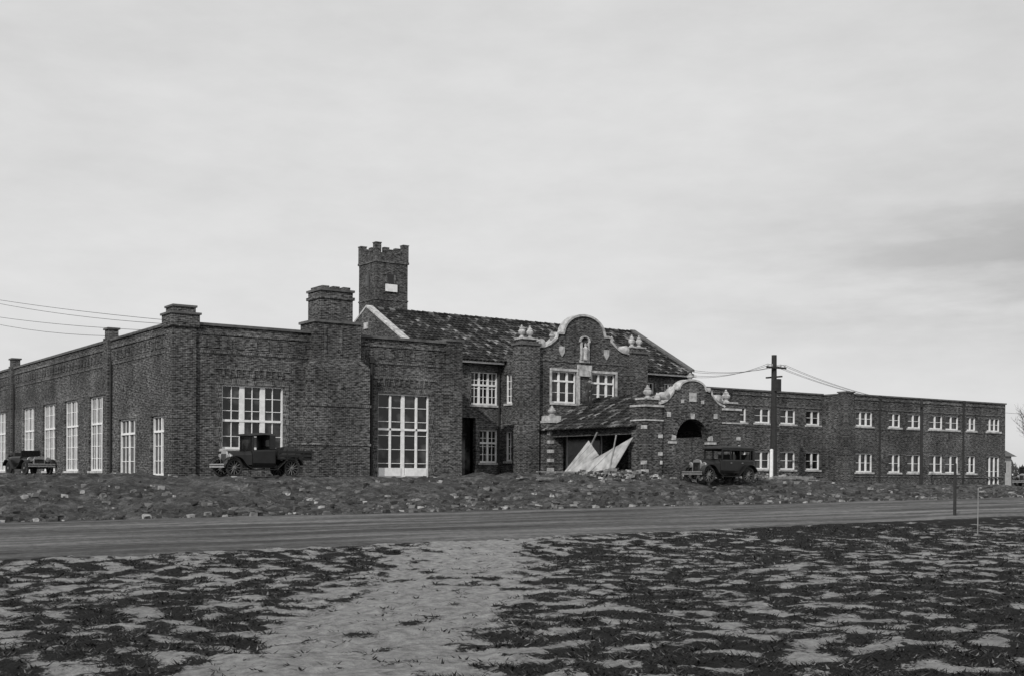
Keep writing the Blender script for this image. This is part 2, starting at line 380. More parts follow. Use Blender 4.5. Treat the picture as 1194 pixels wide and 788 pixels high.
# portico
PX0,PX1,PY=23.7,30.8,-6.7; pc=(PX0+PX1)/2
R=1.25; SP=2.1
def ptop(d):
    d=abs(d)
    if d<.95: return 4.95+.5*math.sqrt(max(0,1-(d/.95)**2))
    if d<1.4: return 4.9
    if d<2.4: t=(d-1.4)/1.0; return 4.1+.65*(1-t)**2
    return 4.05
def pbot(x):
    d=abs(x-pc)
    return SP+math.sqrt(R*R-d*d) if d<R else -1.0
xs=sorted(set([PX0+ (PX1-PX0)*i/120 for i in range(121)]+[pc-R-.001,pc-R+.001,pc+R-.001,pc+R+.001]))
pp=[(x,ptop(x-pc)) for x in xs]
slicewall(brick,pp,pbot,PY,PY+.5)
stone.ribbon([p for p in pp if abs(p[0]-pc)<2.45],PY-.06,PY+.56,.11)
for i in range(13):
    a0=math.pi*i/13+.02; a1=math.pi*(i+1)/13-.02
    mbx=stone if i in(0,6,12) else trim
    r1=R+.3
    mbx.hexa([(pc+(R+.0)*math.cos(a0),PY-.04,SP+R*math.sin(a0)),(pc+R*math.cos(a1),PY-.04,SP+R*math.sin(a1)),(pc+R*math.cos(a1),PY+.1,SP+R*math.sin(a1)),(pc+R*math.cos(a0),PY+.1,SP+R*math.sin(a0)),
          (pc+r1*math.cos(a0),PY-.04,SP+r1*math.sin(a0)),(pc+r1*math.cos(a1),PY-.04,SP+r1*math.sin(a1)),(pc+r1*math.cos(a1),PY+.1,SP+r1*math.sin(a1)),(pc+r1*math.cos(a0),PY+.1,SP+r1*math.sin(a0))])
for sx in (-1,1):
    x0=pc+sx*2.95
    brick.box(x0-.62,x0+.62,PY-.12,PY+1.0,-1.0,3.9); stone.box(x0-.7,x0+.7,PY-.2,PY+1.08,3.903,4.02); brick.box(x0-.45,x0+.45,PY,PY+.8,4.053,4.3); stone.box(x0-.52,x0+.52,PY-.07,PY+.87,4.303,4.4)
    stone.box(x0-.68,x0+.68,PY-.18,PY+1.06,3.14,3.22)
    for k in range(6):
        z=.3+k*.48
        for e in (-1,1):
            if random.random()<.55:
                w=.3 if (k+e)%2 else .16
                xa=x0+e*.64; stone.box(min(xa,xa-e*w),max(xa,xa-e*w),PY-.15,PY+.2,z,z+.2)
    stone.box(pc+sx*(R+.25)-.3,pc+sx*(R+.25)+.3,PY-.06,PY+.3,SP-.16,SP-.03)
    stone.box(pc+sx*1.75-.13,pc+sx*1.75+.13,PY-.05,PY+.05,3.4,3.68)
    stone.box(pc+sx*.75-.1,pc+sx*.75+.1,PY-.05,PY+.05,4.2,4.4)
pf=MB()
for sx in (-1,1):
    pf.lathe((pc+sx*1.95,PY-.1,4.58),[(.05,-.04),(.2,0),(.2,.6),(.05,.64)],12,'y')
    pf.lathe((pc+sx*1.2,PY-.1,5.0),[(.05,-.04),(.13,0),(.13,.6),(.05,.64)],12,'y')
    pf.lathe((pc+sx*2.95,PY+.4,4.4),[(r*.85,h*.7) for r,h in fin])
    pf.lathe((pc+sx*2.4,PY+.25,4.2),[(r*.6,h*.5) for r,h in fin])
pf.lathe((pc,PY+.2,5.52),[(r*.7,h*.4) for r,h in fin])
pf.build('portico_finials',M_stone,B)
stone.box(pc-.25,pc+.25,PY-.07,PY-.003,4.3,4.8)
for x0 in (PX0,PX1-1.0):
    brick.box(x0,x0+1.0,1.9,2.98,-1.0,3.3); stone.box(x0-.08,x0+1.08,1.82,2.99,3.303,3.45); stone.box(x0+.1,x0+.9,2.0,2.95,3.453,3.75)
    brick.box(x0+.15,x0+.6,-5.6,1.9,2.45,2.85)
fo2=MB(); fo2.lathe((PX0+.5,2.4,3.75),[(r*.9,h*.6) for r,h in fin]); fo2.build('pier_finial',M_stone,B)
for k in range(5):
    z=.4+k*.55; stone.box(PX0-.04,PX0+.3,1.86,2.15,z,z+.2)
tiles('porch_roof_tiles_near',(PX0-.25,-6.15,2.82),(0,1,0),(3.8,0,1.95),9.1,math.hypot(3.8,1.95))
tiles('porch_roof_tiles_far',(PX1+.25,-6.15,2.82),(0,1,0),(-3.8,0,1.95),9.1,math.hypot(3.8,1.95))
rd=MB()
for i in range(22): rd.tube((pc,-6.15+i*.413,4.82),(pc,-5.71+i*.413,4.80),.14,.11,8)
rd.build('porch_ridge',M_tile,B)
glass.box(25.8,28.4,2.96,2.985,0,2.9); white.box(25.7,25.8,2.9,2.99,0,3.0); white.box(28.4,28.5,2.9,2.99,0,3.0); white.box(25.7,28.5,2.9,2.985,3.003,3.1)
flat.quad((PX0,-6.5,.05),(PX1,-6.5,.05),(PX1,3,.05),(PX0,3,.05))

brick.build('brick_walls',M_brick,B); trim.build('brick_string_courses',M_trim,B); stone.build('stone_trim',M_stone,B,bevel=.015)
white.build('window_frames',M_white,B); glass.build('window_panes',M_glass,B); coping.build('parapet_coping',M_coping,B); flat.build('flat_roofs',M_roofflat,B)

# ------------------------------------------------------------ terrain
def sm(t): t=max(0,min(1,t)); return t*t*(3-2*t)
def hbld(x): 
    return -.35*sm((x-30)/15)-.25*sm((x-50)/25)
def gbase(x,y):
    xx=max(-40,min(60,x)); yy=min(max(y,-36),-22)
    h0=-1.55+.01*xx+.04*(yy+31)
    t=sm((y+21.5)/14)
    return h0*(1-t)+hbld(x)*t
def nz(x,y,s,o=0): return noise.noise(Vector((x*s+o,y*s-o*1.7,o*.37)))
def gh(x,y):
    h=gbase(x,y)
    if -70<y<3 and -60<x<110:
        b=sm((y+21.5)/2)*sm((-y-1.2)/3)
        h+=b*(.22*nz(x,y,.35,2)+.20*nz(x,y,1.0,5)+.13*nz(x,y,2.3,8)-.10)
        h+=.4*b*math.exp(-((x-15)/5)**2-((y+8)/2.0)**2)*(.6+nz(x,y,.8,4))
        gr=sm((-30.5-y)/1.5); h+=gr*(.05*nz(x,y,.5,1)-.05*nz(x,y,2.3,11)-.035*nz(x,y,5.2,13))
        rr=(1-gr)*sm((-21-y)/1.0); h+=rr*(.025*nz(x*.2,y,1.5,3)+.015*nz(x,y,3,3))
    return h
def lightmask(x,y):
    v=.50+.85*nz(x,y,1.9,11)+.45*nz(x,y,5.2,13)+.2*nz(x,y,.35,17)
    axx,ayy=-15.6,-48.4
    side=(x-axx)*.79-(y-ayy)*.613
    pd=abs(side+.25)+1.1*nz(x,y,.7,21)
    v+=.45*(1-sm((pd-.3)/1.7))
    if side>1.2: v-=.09*sm((side-1.2)/1.5)
    edge=sm((y+37-.16*x)/5)*sm((side-5)/6)
    v-=.45*edge
    return v
def axis(segs):
    out=[]
    for a,b,st in segs:
        n=max(1,int(round((b-a)/st))); out+=[a+(b-a)*i/n for i in range(n)]
    out.append(segs[-1][1]); return out
ax=axis([(-2500,-400,350),(-400,-80,40),(-80,-40,4),(-40,-24,1),(-24,-6,.11),(-6,12,.16),(12,42,.32),(42,90,.9),(90,300,30),(300,3000,450)])
ay=axis([(-400,-80,40),(-80,-56,4),(-56,-42,.11),(-42,-31,.16),(-31,-1,.25),(-1,60,2.5),(60,300,30),(300,3000,450)])
nx,ny=len(ax),len(ay)
vs=[];cols=[]
for y in ay:
    for x in ax:
        vs.append((x,y,gh(x,y)))
        near=(-30<x<60 and -58<y<-28)
        lm=lightmask(x,y) if near else .35
        dirt=sm((y+30.8+.8*(nz(x,y,.5,31) if near else 0))/.8)
        if x>72: dirt*=1-sm((x-74)/8)*.8
        cols+= [max(0,min(1,lm)),dirt,0,1]
fs=[(j*nx+i,j*nx+i+1,(j+1)*nx+i+1,(j+1)*nx+i) for j in range(ny-1) for i in range(nx-1)]
me=bpy.data.meshes.new('ground'); me.from_pydata(vs,[],fs); me.update()
at=me.color_attributes.new('mask','FLOAT_COLOR','POINT'); at.data.foreach_set('color',cols)
me.shade_smooth()
gob=bpy.data.objects.new('ground',me); scene.collection.objects.link(gob)
m,nt,b=newmat('ground_soil_grass_snow'); N=nt.nodes; L=nt.links
tc=N.new('ShaderNodeTexCoord'); atn=N.new('ShaderNodeAttribute'); atn.attribute_name='mask'
sp=N.new('ShaderNodeSeparateColor'); L.new(atn.outputs['Color'],sp.inputs[0])
def noi(scale,det=6,rough=.6,sc=None):
    n=N.new('ShaderNodeTexNoise'); n.inputs['Scale'].default_value=scale; n.inputs['Detail'].default_value=det; n.inputs['Roughness'].default_value=rough
    if sc:
        mp=N.new('ShaderNodeMapping'); mp.inputs['Scale'].default_value=sc; L.new(tc.outputs['Object'],mp.inputs[0]); L.new(mp.outputs[0],n.inputs['Vector'])
    else: L.new(tc.outputs['Object'],n.inputs['Vector'])
    return n.outputs['Fac']
def ramp(f,stops):
    r=N.new('ShaderNodeValToRGB'); e=r.color_ramp.elements
    e[0].position=stops[0][0]; e[0].color=g(stops[0][1]); e[1].position=stops[-1][0]; e[1].color=g(stops[-1][1])
    for p,v in stops[1:-1]: x=e.new(p); x.color=g(v)
    L.new(f,r.inputs['Fac']); return r.outputs['Color']
def mix(f,a,c):
    x=N.new('ShaderNodeMix'); x.data_type='RGBA'; L.new(f,x.inputs[0]); L.new(a,x.inputs[6]); L.new(c,x.inputs[7]); return x.outputs[2]
fine=noi(7,8,.75); fine2=noi(30,4,.7)
lf=math_(nt,'ADD',sp.outputs[0],math_(nt,'ADD',math_(nt,'MULTIPLY',math_(nt,'SUBTRACT',fine,.5),1.5),math_(nt,'MULTIPLY',math_(nt,'SUBTRACT',fine2,.5),.9)))
lmask=ramp(lf,[(.48,0),(.62,1)])
grass=ramp(fine2,[(.3,.012),(.7,.04)])
snow=ramp(noi(5,7,.75),[(.32,.17),(.68,.52)])
gcol=mix(lmask,grass,snow)
dn=noi(1.2,9,.72); 
dcol=ramp(dn,[(.3,.045),(.5,.13),(.62,.24),(.75,.42)])
dirt2=ramp(noi(6,6,.8),[(.35,.3),(.65,1)])
dd=N.new('ShaderNodeMix'); dd.data_type='RGBA'; dd.blend_type='MULTIPLY'; dd.inputs[0].default_value=1; L.new(dcol,dd.inputs[6]); L.new(dirt2,dd.inputs[7])
out=mix(sp.outputs[1],gcol,dd.outputs[2])
L.new(out,b.inputs['Base Color']); b.inputs['Roughness'].default_value=.95; b.inputs['Specular IOR Level'].default_value=.1
bp=N.new('ShaderNodeBump'); bp.inputs['Strength'].default_value=1; bp.inputs['Distance'].default_value=.08; bp.invert=True
L.new(lf,bp.inputs['Height']); L.new(bp.outputs['Normal'],b.inputs['Normal'])
me.materials.append(m)
# dirt road sheet
def roadnear(x): return -31.4+.03*x+.35*nz(x,0,.35,41)+.2*nz(x,0,1.4,43)
def roadfar(x): return -21.6+.4*nz(x,0,.3,47)+.25*nz(x,0,1.3,49)
xs=axis([(-140,-40,3),(-40,60,.4),(60,240,4)]); K=30; vs=[]
for x in xs:
    a,b_=min(roadnear(x),-28.2),roadfar(x)
    for k in range(K+1):
        y=a+(b_-a)*k/K; e=min(k,K-k)
        rut=-.03*sum(math.exp(-((k/K-c)/.035)**2) for c in(.28,.42,.62,.76))
        vs.append((x,y,gh(x,y)+(.045+rut if e>1 else (.012 if e==1 else -.03))))
fs=[(i*(K+1)+k,(i+1)*(K+1)+k,(i+1)*(K+1)+k+1,i*(K+1)+k+1) for i in range(len(xs)-1) for k in range(K)]
me=bpy.data.meshes.new('dirt_road'); me.from_pydata(vs,[],fs); me.update(); me.shade_smooth()
rob=bpy.data.objects.new('dirt_road',me); scene.collection.objects.link(rob)
m,nt,b=newmat('packed_dirt_road'); N=nt.nodes; L=nt.links; tc=N.new('ShaderNodeTexCoord')
a=noi(1,6,.6,(.10,1.5,1)); c=noi(4,9,.8)
r1=ramp(a,[(.3,.06),(.47,.13),(.7,.28)]); r2=ramp(c,[(.35,.5),(.62,1)])
dd=N.new('ShaderNodeMix'); dd.data_type='RGBA'; dd.blend_type='MULTIPLY'; dd.inputs[0].default_value=1; L.new(r1,dd.inputs[6]); L.new(r2,dd.inputs[7])
L.new(dd.outputs[2],b.inputs['Base Color']); b.inputs['Roughness'].default_value=.95; b.inputs['Specular IOR Level'].default_value=.1
bp=N.new('ShaderNodeBump'); bp.inputs['Strength'].default_value=.9; bp.inputs['Distance'].default_value=.07; L.new(c,bp.inputs['Height']); L.new(bp.outputs['Normal'],b.inputs['Normal'])
me.materials.append(m)

# grass tufts, short and matted
M_grass=islandmat('dry_grass',[(0,.010),(.65,.025),(.9,.07),(1,.2)],.9)
gt=MB()
cnt=0
while cnt<30000:
    z=9.5+ (random.random()**1.2)*32; x=random.uniform(-.46,.46)*z*1.1
    X=-20.62+.8241*x+.5664*z; Y=-58.6-.5664*x+.8241*z
    cnt+=1
    if Y>-31.6+.03*X: continue
    lm=lightmask(X,Y)
    if lm>.45 and random.random()<.95: continue
    h=gh(X,Y)
    for k in range(5):
        a=random.uniform(0,6.28); r=random.uniform(0,.09); bx,by=X+r*math.cos(a),Y+r*math.sin(a)
        t=random.uniform(0,6.28); w=random.uniform(.006,.013)*(1+z/30); hh=random.uniform(.01,.045); ln=random.uniform(.03,.11)
        gt.add([(bx-w*math.sin(t),by+w*math.cos(t),h-.01),(bx+w*math.sin(t),by-w*math.cos(t),h-.01),(bx+ln*math.cos(a),by+ln*math.sin(a),h+hh)],[(0,1,2)])
me=bpy.data.meshes.new('grass'); me.from_pydata(gt.v,[],gt.f); me.materials.append(M_grass)
ob=bpy.data.objects.new('grass',me); scene.collection.objects.link(ob)
cl=MB()
def clod(x,y,s,z=None):
    z=gh(x,y) if z is None else z
    vs=[]
    for dx in(-1,1):
        for dy in(-1,1):
            for dz in(-1,1):
                vs.append((x+dx*s*random.uniform(.5,1.1),y+dy*s*random.uniform(.5,1.1),z+s*.3+dz*s*random.uniform(.3,.8)))
    cl.add(vs,[(0,1,3,2),(4,6,7,5),(0,4,5,1),(2,3,7,6),(0,2,6,4),(1,5,7,3)])
for i in range(5200):
    x=random.uniform(-30,60); y=-21.8+abs(random.gauss(0,1))*7
    if y>-1: continue
    clod(x,y,random.choice([.03,.03,.04,.06,.09,.12]))
cl.build('clods_of_earth',islandmat('clods',[(0,.03),(.6,.09),(.9,.2),(1,.42)]))
def rubble(cx,cy,sx,sy,n,hh):
    for i in range(n):
        x=random.gauss(cx,sx); y=random.gauss(cy,sy); d=((x-cx)/sx)**2+((y-cy)/sy)**2
        clod(x,y,random.uniform(.04,.13),gh(x,y)+hh*math.exp(-d/2)*random.random())
cl=MB(); rubble(21.5,-7.5,1.6,1.0,260,.6); cl.build('rubble_pile',M_rubble)
cl=MB(); rubble(25.5,-9.3,2.2,.8,260,.35); cl.build('rubble_pile.001',M_rubble)
cl=MB(); rubble(33,-7.5,1.8,.9,220,.45); cl.build('rubble_pile.002',M_rubble)
def lumber(name,cx,cy,n,ang,ln):
    mb=MB()
    for i in range(n):
        a=ang+random.uniform(-.25,.25); z=gh(cx,cy)+.05+.06*(i//3)
        x=cx+random.uniform(-.5,.5); y=cy+random.uniform(-.4,.4)
        dx,dy=math.cos(a)*ln/2,math.sin(a)*ln/2; w=.09
        px,py=-math.sin(a)*w,math.cos(a)*w
        mb.hexa([(x-dx-px,y-dy-py,z),(x+dx-px,y+dy-py,z),(x+dx+px,y+dy+py,z),(x-dx+px,y-dy+py,z),(x-dx-px,y-dy-py,z+.05),(x+dx-px,y+dy-py,z+.05),(x+dx+px,y+dy+py,z+.05),(x-dx+px,y-dy+py,z+.05)])
    mb.build(name,M_wood)
lumber('lumber_pile',19,-6,14,.2,3.2); lumber('lumber_pile.001',31.8,-9.6,10,-.2,2.6); lumber('lumber_pile.002',14.6,-10,7,.1,2.4)
# leaning board panels at the porch side
lp=empty('leaning_board_panels')
def panel(name,p):
    a,b_,c,d=[Vector(q) for q in p]; mb=MB(); n=8
    nn=(b_-a).cross(d-a).normalized()*.03
    for i in range(n):
        t0=i/n+.003; t1=(i+1)/n-.003
        P=[a.lerp(b_,t0),a.lerp(b_,t1),d.lerp(c,t1),d.lerp(c,t0)]; j=nn*random.uniform(-.5,.5)
        mb.hexa([q+j for q in P]+[q+nn+j for q in P])
    mb.build(name,M_canvas,lp)
panel('panel_front',[(22.7,-.4,.0),(22.7,-4.9,-.1),(23.4,-6.2,2.25),(23.5,-3.1,1.25)])
panel('panel_back',[(22.85,-.3,.05),(22.9,-1.2,.25),(23.48,-3.1,1.3),(23.44,-2.2,2.15)])
pb_=MB(); pb_.tube((22.6,-5.0,0),(23.5,-4.6,2.4),.05,.05); pb_.tube((23.4,-1.0,0),(23.5,-2.9,2.6),.05,.05); pb_.build('props',M_wood,lp)

# ------------------------------------------------------------ poles, wires, posts
up=empty('utility_pole',(40.7,0,gh(40.7,0)))
p=MB(); p.tube((0,0,-.5),(0,0,8.5),.24,.17,10); p.box(-.9,.9,-.26,-.16,7.6,7.72); p.box(-.06,.06,-.7,.7,7.0,7.1); p.box(-.16,.16,-.5,-.17,6.1,6.9); p.build('pole',M_darkwood,up)
p=MB()
for x in(-.8,-.4,.4,.8): p.lathe((x,-.21,7.72),[(.03,0),(.05,.06),(.04,.14),(.01,.16)],8)
p.build('insulators',M_stone,up)
u2=empty('utility_pole.001',(54.6,-1.1,gh(54.6,-1.1))); p=MB(); p.tube((0,0,-.4),(0,0,6.2),.12,.09,8); p.box(-.4,.4,-.15,-.09,5.6,5.68); p.build('pole',M_darkwood,u2)
u3=empty('utility_pole.002',(-7,39,0)); p=MB(); p.tube((0,0,-.4),(0,0,14.4),.2,.13,8); p.box(-.9,.9,-.2,-.12,13.7,13.82); p.box(-.9,.9,-.2,-.12,12.6,12.72); p.build('pole',M_darkwood,u3)
wi=MB()
def wire(a,b_,sag,n=14,r=.013):
    a=Vector(a);b_=Vector(b_);pv=a
    for i in range(1,n+1):
        t=i/n; q=a.lerp(b_,t); q.z-=sag*4*t*(1-t); wi.tube(pv,q,r,r,3); pv=q
for dx in(-.8,-.4,.4,.8):
    wire((40.7+dx,-.21,7.6),(37.5,4.4,7.1+dx*.3),.3)
    wire((40.7+dx,-.21,7.6),(54.6+dx*.4,-1.1,5.4),.4)
for k,(dx,z1,z0,sg) in enumerate(((-.8,13.8,7.45,.3),(.8,13.8,7.3,.5),(-.8,12.7,7.0,.5),(.8,12.7,6.8,.9))): wire((-.2,.3+k*.3,z0),(-7+dx,39,z1),sg)
wire((54.6,-1.1,5.4),(90,-4,6),.6)
wi.build('overhead_wires',M_darkwood)
def post(name,x,y,h,r,mat):
    q=MB(); q.tube((0,0,-.3),(.02,0,h),r,r*.85,8); q.lathe((.02,0,h),[(r*.85,0),(r*.4,.03)],8); ob=q.build(name,mat); ob.location=(x,y,gh(x,y))
post('wooden_post',19.0,-29.8,1.95,.06,M_darkwood); post('marker_post',11.7,-35.9,1.4,.018,M_wood); post('white_marker_post',31.1,-9.0,1.8,.11,M_white)

# ------------------------------------------------------------ vehicles
def arc(cx,cz,r,a0,a1,n=12): return [(cx+r*math.cos(rad(a0+(a1-a0)*i/n)),cz+r*math.sin(rad(a0+(a1-a0)*i/n))) for i in range(n+1)]
def vehicle(name,loc,heading,kind):
    e=empty(name,loc,heading)
    WR=.42 if kind!='roadster' else .36
    xf,xr=(1.4,-1.4) if kind=='sedan' else ((1.4,-1.55) if kind=='truck' else (1.05,-1.05))
    tw=.68
    ty=MB(); sp_=MB(); fd=MB(); bd=MB(); ch=MB(); gl=MB(); fb=MB()
    def wheel(x,y,z,axis='y'):
        r=WR; ty.lathe((x,y-.06,z) if axis=='y' else (x-.06,y,z),[(r*.76,0),(r*.8,-.01),(r*.96,.0),(r,.04),(r,.08),(r*.96,.12),(r*.8,.13),(r*.76,.12),(r*.76,0)],24,axis)
        sp_.lathe((x,y-.05,z) if axis=='y' else (x-.05,y,z),[(.07,-.04),(.08,0),(.08,.1),(.06,.14)],12,axis)
        for k in range(12):
            a=2*math.pi*k/12
            if axis=='y': sp_.tube((x,y,z),(x+r*.78*math.cos(a),y,z+r*.78*math.sin(a)),.022,.018,5)
            else: sp_.tube((x,y,z),(x,y+r*.78*math.cos(a),z+r*.78*math.sin(a)),.022,.018,5)
    for x in (xf,xr):
        for y in(-tw,tw): wheel(x,y,WR)
    for y0 in(-tw-.2,tw-.14):
        fd.ribbon(list(reversed([(xf+.5,WR+.02)]+arc(xf,WR,WR+.1,15,135)+[(xf-.55,WR+.12),(xf-.75,.40),(xf-.9,.36)])),y0,y0+.34,.03) 
        rb=[(xr+.8,.36)]+arc(xr,WR,WR+.1,35,165)
        fd.ribbon(list(reversed(rb)),y0,y0+.34,.03)
        fd.box(xr+.75,xf-.8,y0+.02,y0+.32,.33,.37)
    bd.box(xr-.35,xf+.25,-.4,.4,.42,.56)
    bd.tube((xf,-tw,WR),(xf,tw,WR),.04,.04); bd.tube((xr,-tw,WR),(xr,tw,WR),.06,.06)
    def hsec(x,w,zt): 
        return [(x,-w,.55),(x,-w,zt-.22),(x,-w*.75,zt-.05),(x,0,zt),(x,w*.75,zt-.05),(x,w,zt-.22),(x,w,.55)]
    hz=1.22 if kind!='roadster' else 1.0
    x0=xf-.85
    bd.loft([hsec(x0-.1,.6,hz+.06),hsec(x0+.15,.48,hz+.02),hsec(xf+.12,.32,hz-.02)])
    ch.loft([hsec(xf+.123,.33,hz),hsec(xf+.2,.33,hz)])
    gl.box(xf+.203,xf+.21,-.26,.26,.62,hz-.16)
    for y in(-.5,.5):
        ch.lathe((xf+.08,y,.93 if kind!='roadster' else .82),[(.02,-.12),(.1,-.05),(.14,.04),(.145,.08),(.13,.09)],14,'x'); ch.tube((xf+.05,y,.5),(xf+.05,y,.85),.02,.02)
    ch.tube((xf+.08,-.5,.8),(xf+.08,.5,.8),.018,.018)
    ch.box(xf+.52,xf+.56,-.75,.75,.42,.5); ch.box(xf+.52,xf+.56,-.75,.75,.54,.6); 
    for y in(-.35,.35): bd.box(xf+.2,xf+.53,y-.03,y+.03,.46,.52)
    def bsec(x,w,z0,z1): return [(x,-w+.06,z0),(x,-w,z0+.15),(x,-w,z1-.08),(x,-w+.04,z1),(x,w-.04,z1),(x,w,z1-.08),(x,w,z0+.15),(x,w-.06,z0)]
    if kind=='sedan':
        xb=xr-.55; 
        bd.loft([bsec(xb,.6,.6,1.15),bsec(xb+.15,.7,.5,1.22),bsec(x0-.3,.7,.5,1.22),bsec(x0-.05,.62,.52,1.22)])
        fb.box(xb+.25,xb+.45,-.58,.58,1.2,1.5); fb.box(xb+1.35,xb+1.5,-.58,.58,1.2,1.48)
        L_=x0-.08-(xb+.06)
        for i,fr_ in enumerate((0,.12,.42,.72,.97)):
            xx=xb+.06+L_*fr_; ww=.16 if i==0 else .07
            for y in(-.68,.61): bd.box(xx,xx+ww,y,y+.07,1.2,1.79)
        for y in(-.682,.612): bd.box(xb+.1,x0-.1,y,y+.07,1.68,1.795)
        bd.box(xb+.03,xb+.08,-.62,.62,1.15,1.4); bd.box(xb+.03,xb+.08,-.62,.62,1.66,1.77); bd.box(xb+.03,xb+.08,-.62,-.3,1.4,1.66);bd.box(xb+.03,xb+.08,.3,.62,1.4,1.66)
        bd.box(x0-.12,x0-.06,-.61,.61,1.2,1.27)
        fb.loft([[(x,-w,z0),(x,-w+.03,z0+.08),(x,-w*.6,z0+.13+dz),(x,w*.6,z0+.13+dz),(x,w-.03,z0+.08),(x,w,z0)] for x,w,z0,dz in((xb-.04,.6,1.75,-.05),(xb+.15,.71,1.78,.0),((xb+x0)/2,.71,1.79,.03),(x0-.1,.7,1.78,0),(x0+.1,.62,1.75,-.05))])
        wheel(xb-.14,0,.85,'x')
        ch.box(xb-.3,xb-.27,-.7,-.2,.5,.6); ch.box(xb-.3,xb-.27,.2,.7,.5,.6)
        for xx in(xb+.95,xb+1.75): ch.box(xx,xx+.1,-.735,-.705,1.03,1.06); ch.box(xx,xx+.1,.705,.735,1.03,1.06)
    if kind=='truck':
        xb=x0-1.25
        bd.loft([bsec(xb,.7,.5,1.3),bsec(x0-.1,.68,.5,1.25)])
        for y in(-.69,.62):
            bd.box(xb,xb+.3,y,y+.07,1.28,1.95); bd.box(x0-.15,x0-.08,y,y+.07,1.22,1.95)
        bd.box(xb,xb+.05,-.62,.62,1.28,1.45); bd.box(xb,xb+.05,-.62,.62,1.75,1.95); bd.box(xb,xb+.05,-.62,-.25,1.45,1.75); bd.box(xb,xb+.05,.25,.62,1.45,1.75)
        gl.box(x0-.14,x0-.12,-.6,.6,1.25,1.92)
        fb.loft([[(x,-w,z0),(x,-w*.6,z0+.1),(x,w*.6,z0+.1),(x,w,z0)] for x,w,z0 in((xb-.06,.68,1.93),((xb+x0)/2,.73,1.97),(x0+.12,.66,1.9))])
        b0=xr-1.0; b1=xb-.06
        bd.box(b0,b1,-.82,.82,.82,.9)
        for y in(-.84,.8):
            for z in(.95,1.13): bd.box(b0,b1,y,y+.04,z,z+.12)
            for k in range(5):
                xx=b0+(b1-b0-.06)*k/4; bd.box(xx,xx+.06,y-.02 if y<0 else y+.03,y+.01 if y<0 else y+.06,.86,1.32)
        bd.box(b0,b0+.04,-.8,.8,.9,1.25)
        fb.loft([[(x,-w,.9),(x,-w*.8,.9+h),(x,w*.5,.95+h),(x,w,.9)] for x,w,h in((b0+.2,.5,.1),(b0+.7,.7,.45),(b1-.6,.65,.5),(b1-.15,.5,.2))])
    if kind=='roadster':
        xb=xr-.5
        bd.loft([bsec(xb,.4,.55,.85),bsec(xb+.3,.62,.5,.98),bsec(xb+.7,.66,.48,1.0),bsec(x0-.05,.6,.5,1.0)])
        fb.box(xb+.55,xb+.75,-.5,.5,.95,1.22); fb.loft([[(xb+.1+.4*t,-.6,.98+.1*math.sin(3.1*t)),(xb+.1+.4*t,-.6,1.1+.12*math.sin(3.1*t)),(xb+.1+.4*t,.6,1.1+.12*math.sin(3.1*t)),(xb+.1+.4*t,.6,.98+.1*math.sin(3.1*t))] for t in(0,.5,1)])
        gl.box(x0-.06,x0-.04,-.5,.5,1.0,1.3)
        for y in(-.55,.5): bd.box(x0-.08,x0-.03,y,y+.05,.95,1.33)
        bd.box(x0-.08,x0-.03,-.5,.5,1.29,1.33)
        wheel(xb-.1,0,.7,'x')
        sp_.tube((x0-.5,.25,1.05),(x0-.15,.25,.85),.015,.015)
    ty.build('tyres',M_tyre,e,smooth=False); sp_.build('spoked_wheels',M_spoke,e); fd.build('fenders_and_running_boards',M_black,e,bevel=.01,smooth=True); bd.build('body',M_black,e,bevel=.02)
    ch.build('radiator_shell_and_lamps',M_chrome,e,bevel=.005); gl.build('glass',M_glass,e); fb.build('roof_and_canvas',M_fabric,e,bevel=.02)
    return e
vehicle('parked_sedan_car',(25.2,-11.0,gh(25.2,-11)+.03),rad(180),'sedan')
vehicle('parked_truck',(2.7,-3.4,gh(2.7,-3.4)+.05),rad(184),'truck')
vehicle('parked_roadster_car',(-3.4,13.6,.02),rad(-80),'roadster')
vehicle('parked_sedan_car.001',(80.5,6.5,gh(80.5,6.5)),rad(165),'sedan')
vehicle('parked_sedan_car.002',(84.5,9.5,gh(84,9.5)),rad(20),'sedan')

# ------------------------------------------------------------ background right
sh=empty('pale_house'); q=MB(); q.box(88,97,20,27,-1,2.6); q.build('walls',M_pale,sh)
q=MB(); q.add([(87.6,19.6,2.5),(97.4,19.6,2.5),(97.4,27.4,2.5),(87.6,27.4,2.5),(87.6,23.5,4.4),(97.4,23.5,4.4)],[(0,1,5,4),(2,3,4,5),(0,4,3),(1,2,5)]); q.build('roof',M_coping,sh)
q=MB(); 
for x in(89.5,92.5,95): q.box(x,x+1,19.95,20.0,.8,1.9)
q.build('windows',M_glass,sh)
def tree(name,x,y,h,seed):
    random.seed(seed); mb=MB(); z0=gh(x,y)
    def grow(p,d,l,r,lev):
        segs=3; q_=p
        for i in range(segs):
            d=(d+Vector((random.uniform(-.2,.2),random.uniform(-.2,.2),random.uniform(-.05,.15)))).normalized()
            n_=q_+d*l/segs; r2=r*(1-.2); mb.tube(q_,n_,r,r2,5 if lev<2 else 3); q_=n_; r=r2
            if lev<4 and (i>0 or lev>0):
                for k in range(2):
                    nd=(d+Vector((random.uniform(-1,1),random.uniform(-1,1),random.uniform(-.2,.6)))*.8).normalized()
                    grow(q_,nd,l*random.uniform(.5,.72),max(.012,r*.6),lev+1)
    grow(Vector((0,0,-.2)),Vector((0,0,1)),h*.5,h*.026,0)
    ob=mb.build(name,M_leaf); ob.location=(x,y,z0)
tree('bare_tree',101,18.5,8.5,1); tree('bare_tree.001',109,23,9,2); tree('bare_tree.002',106,16,7.5,3)
random.seed(5); mb=MB()
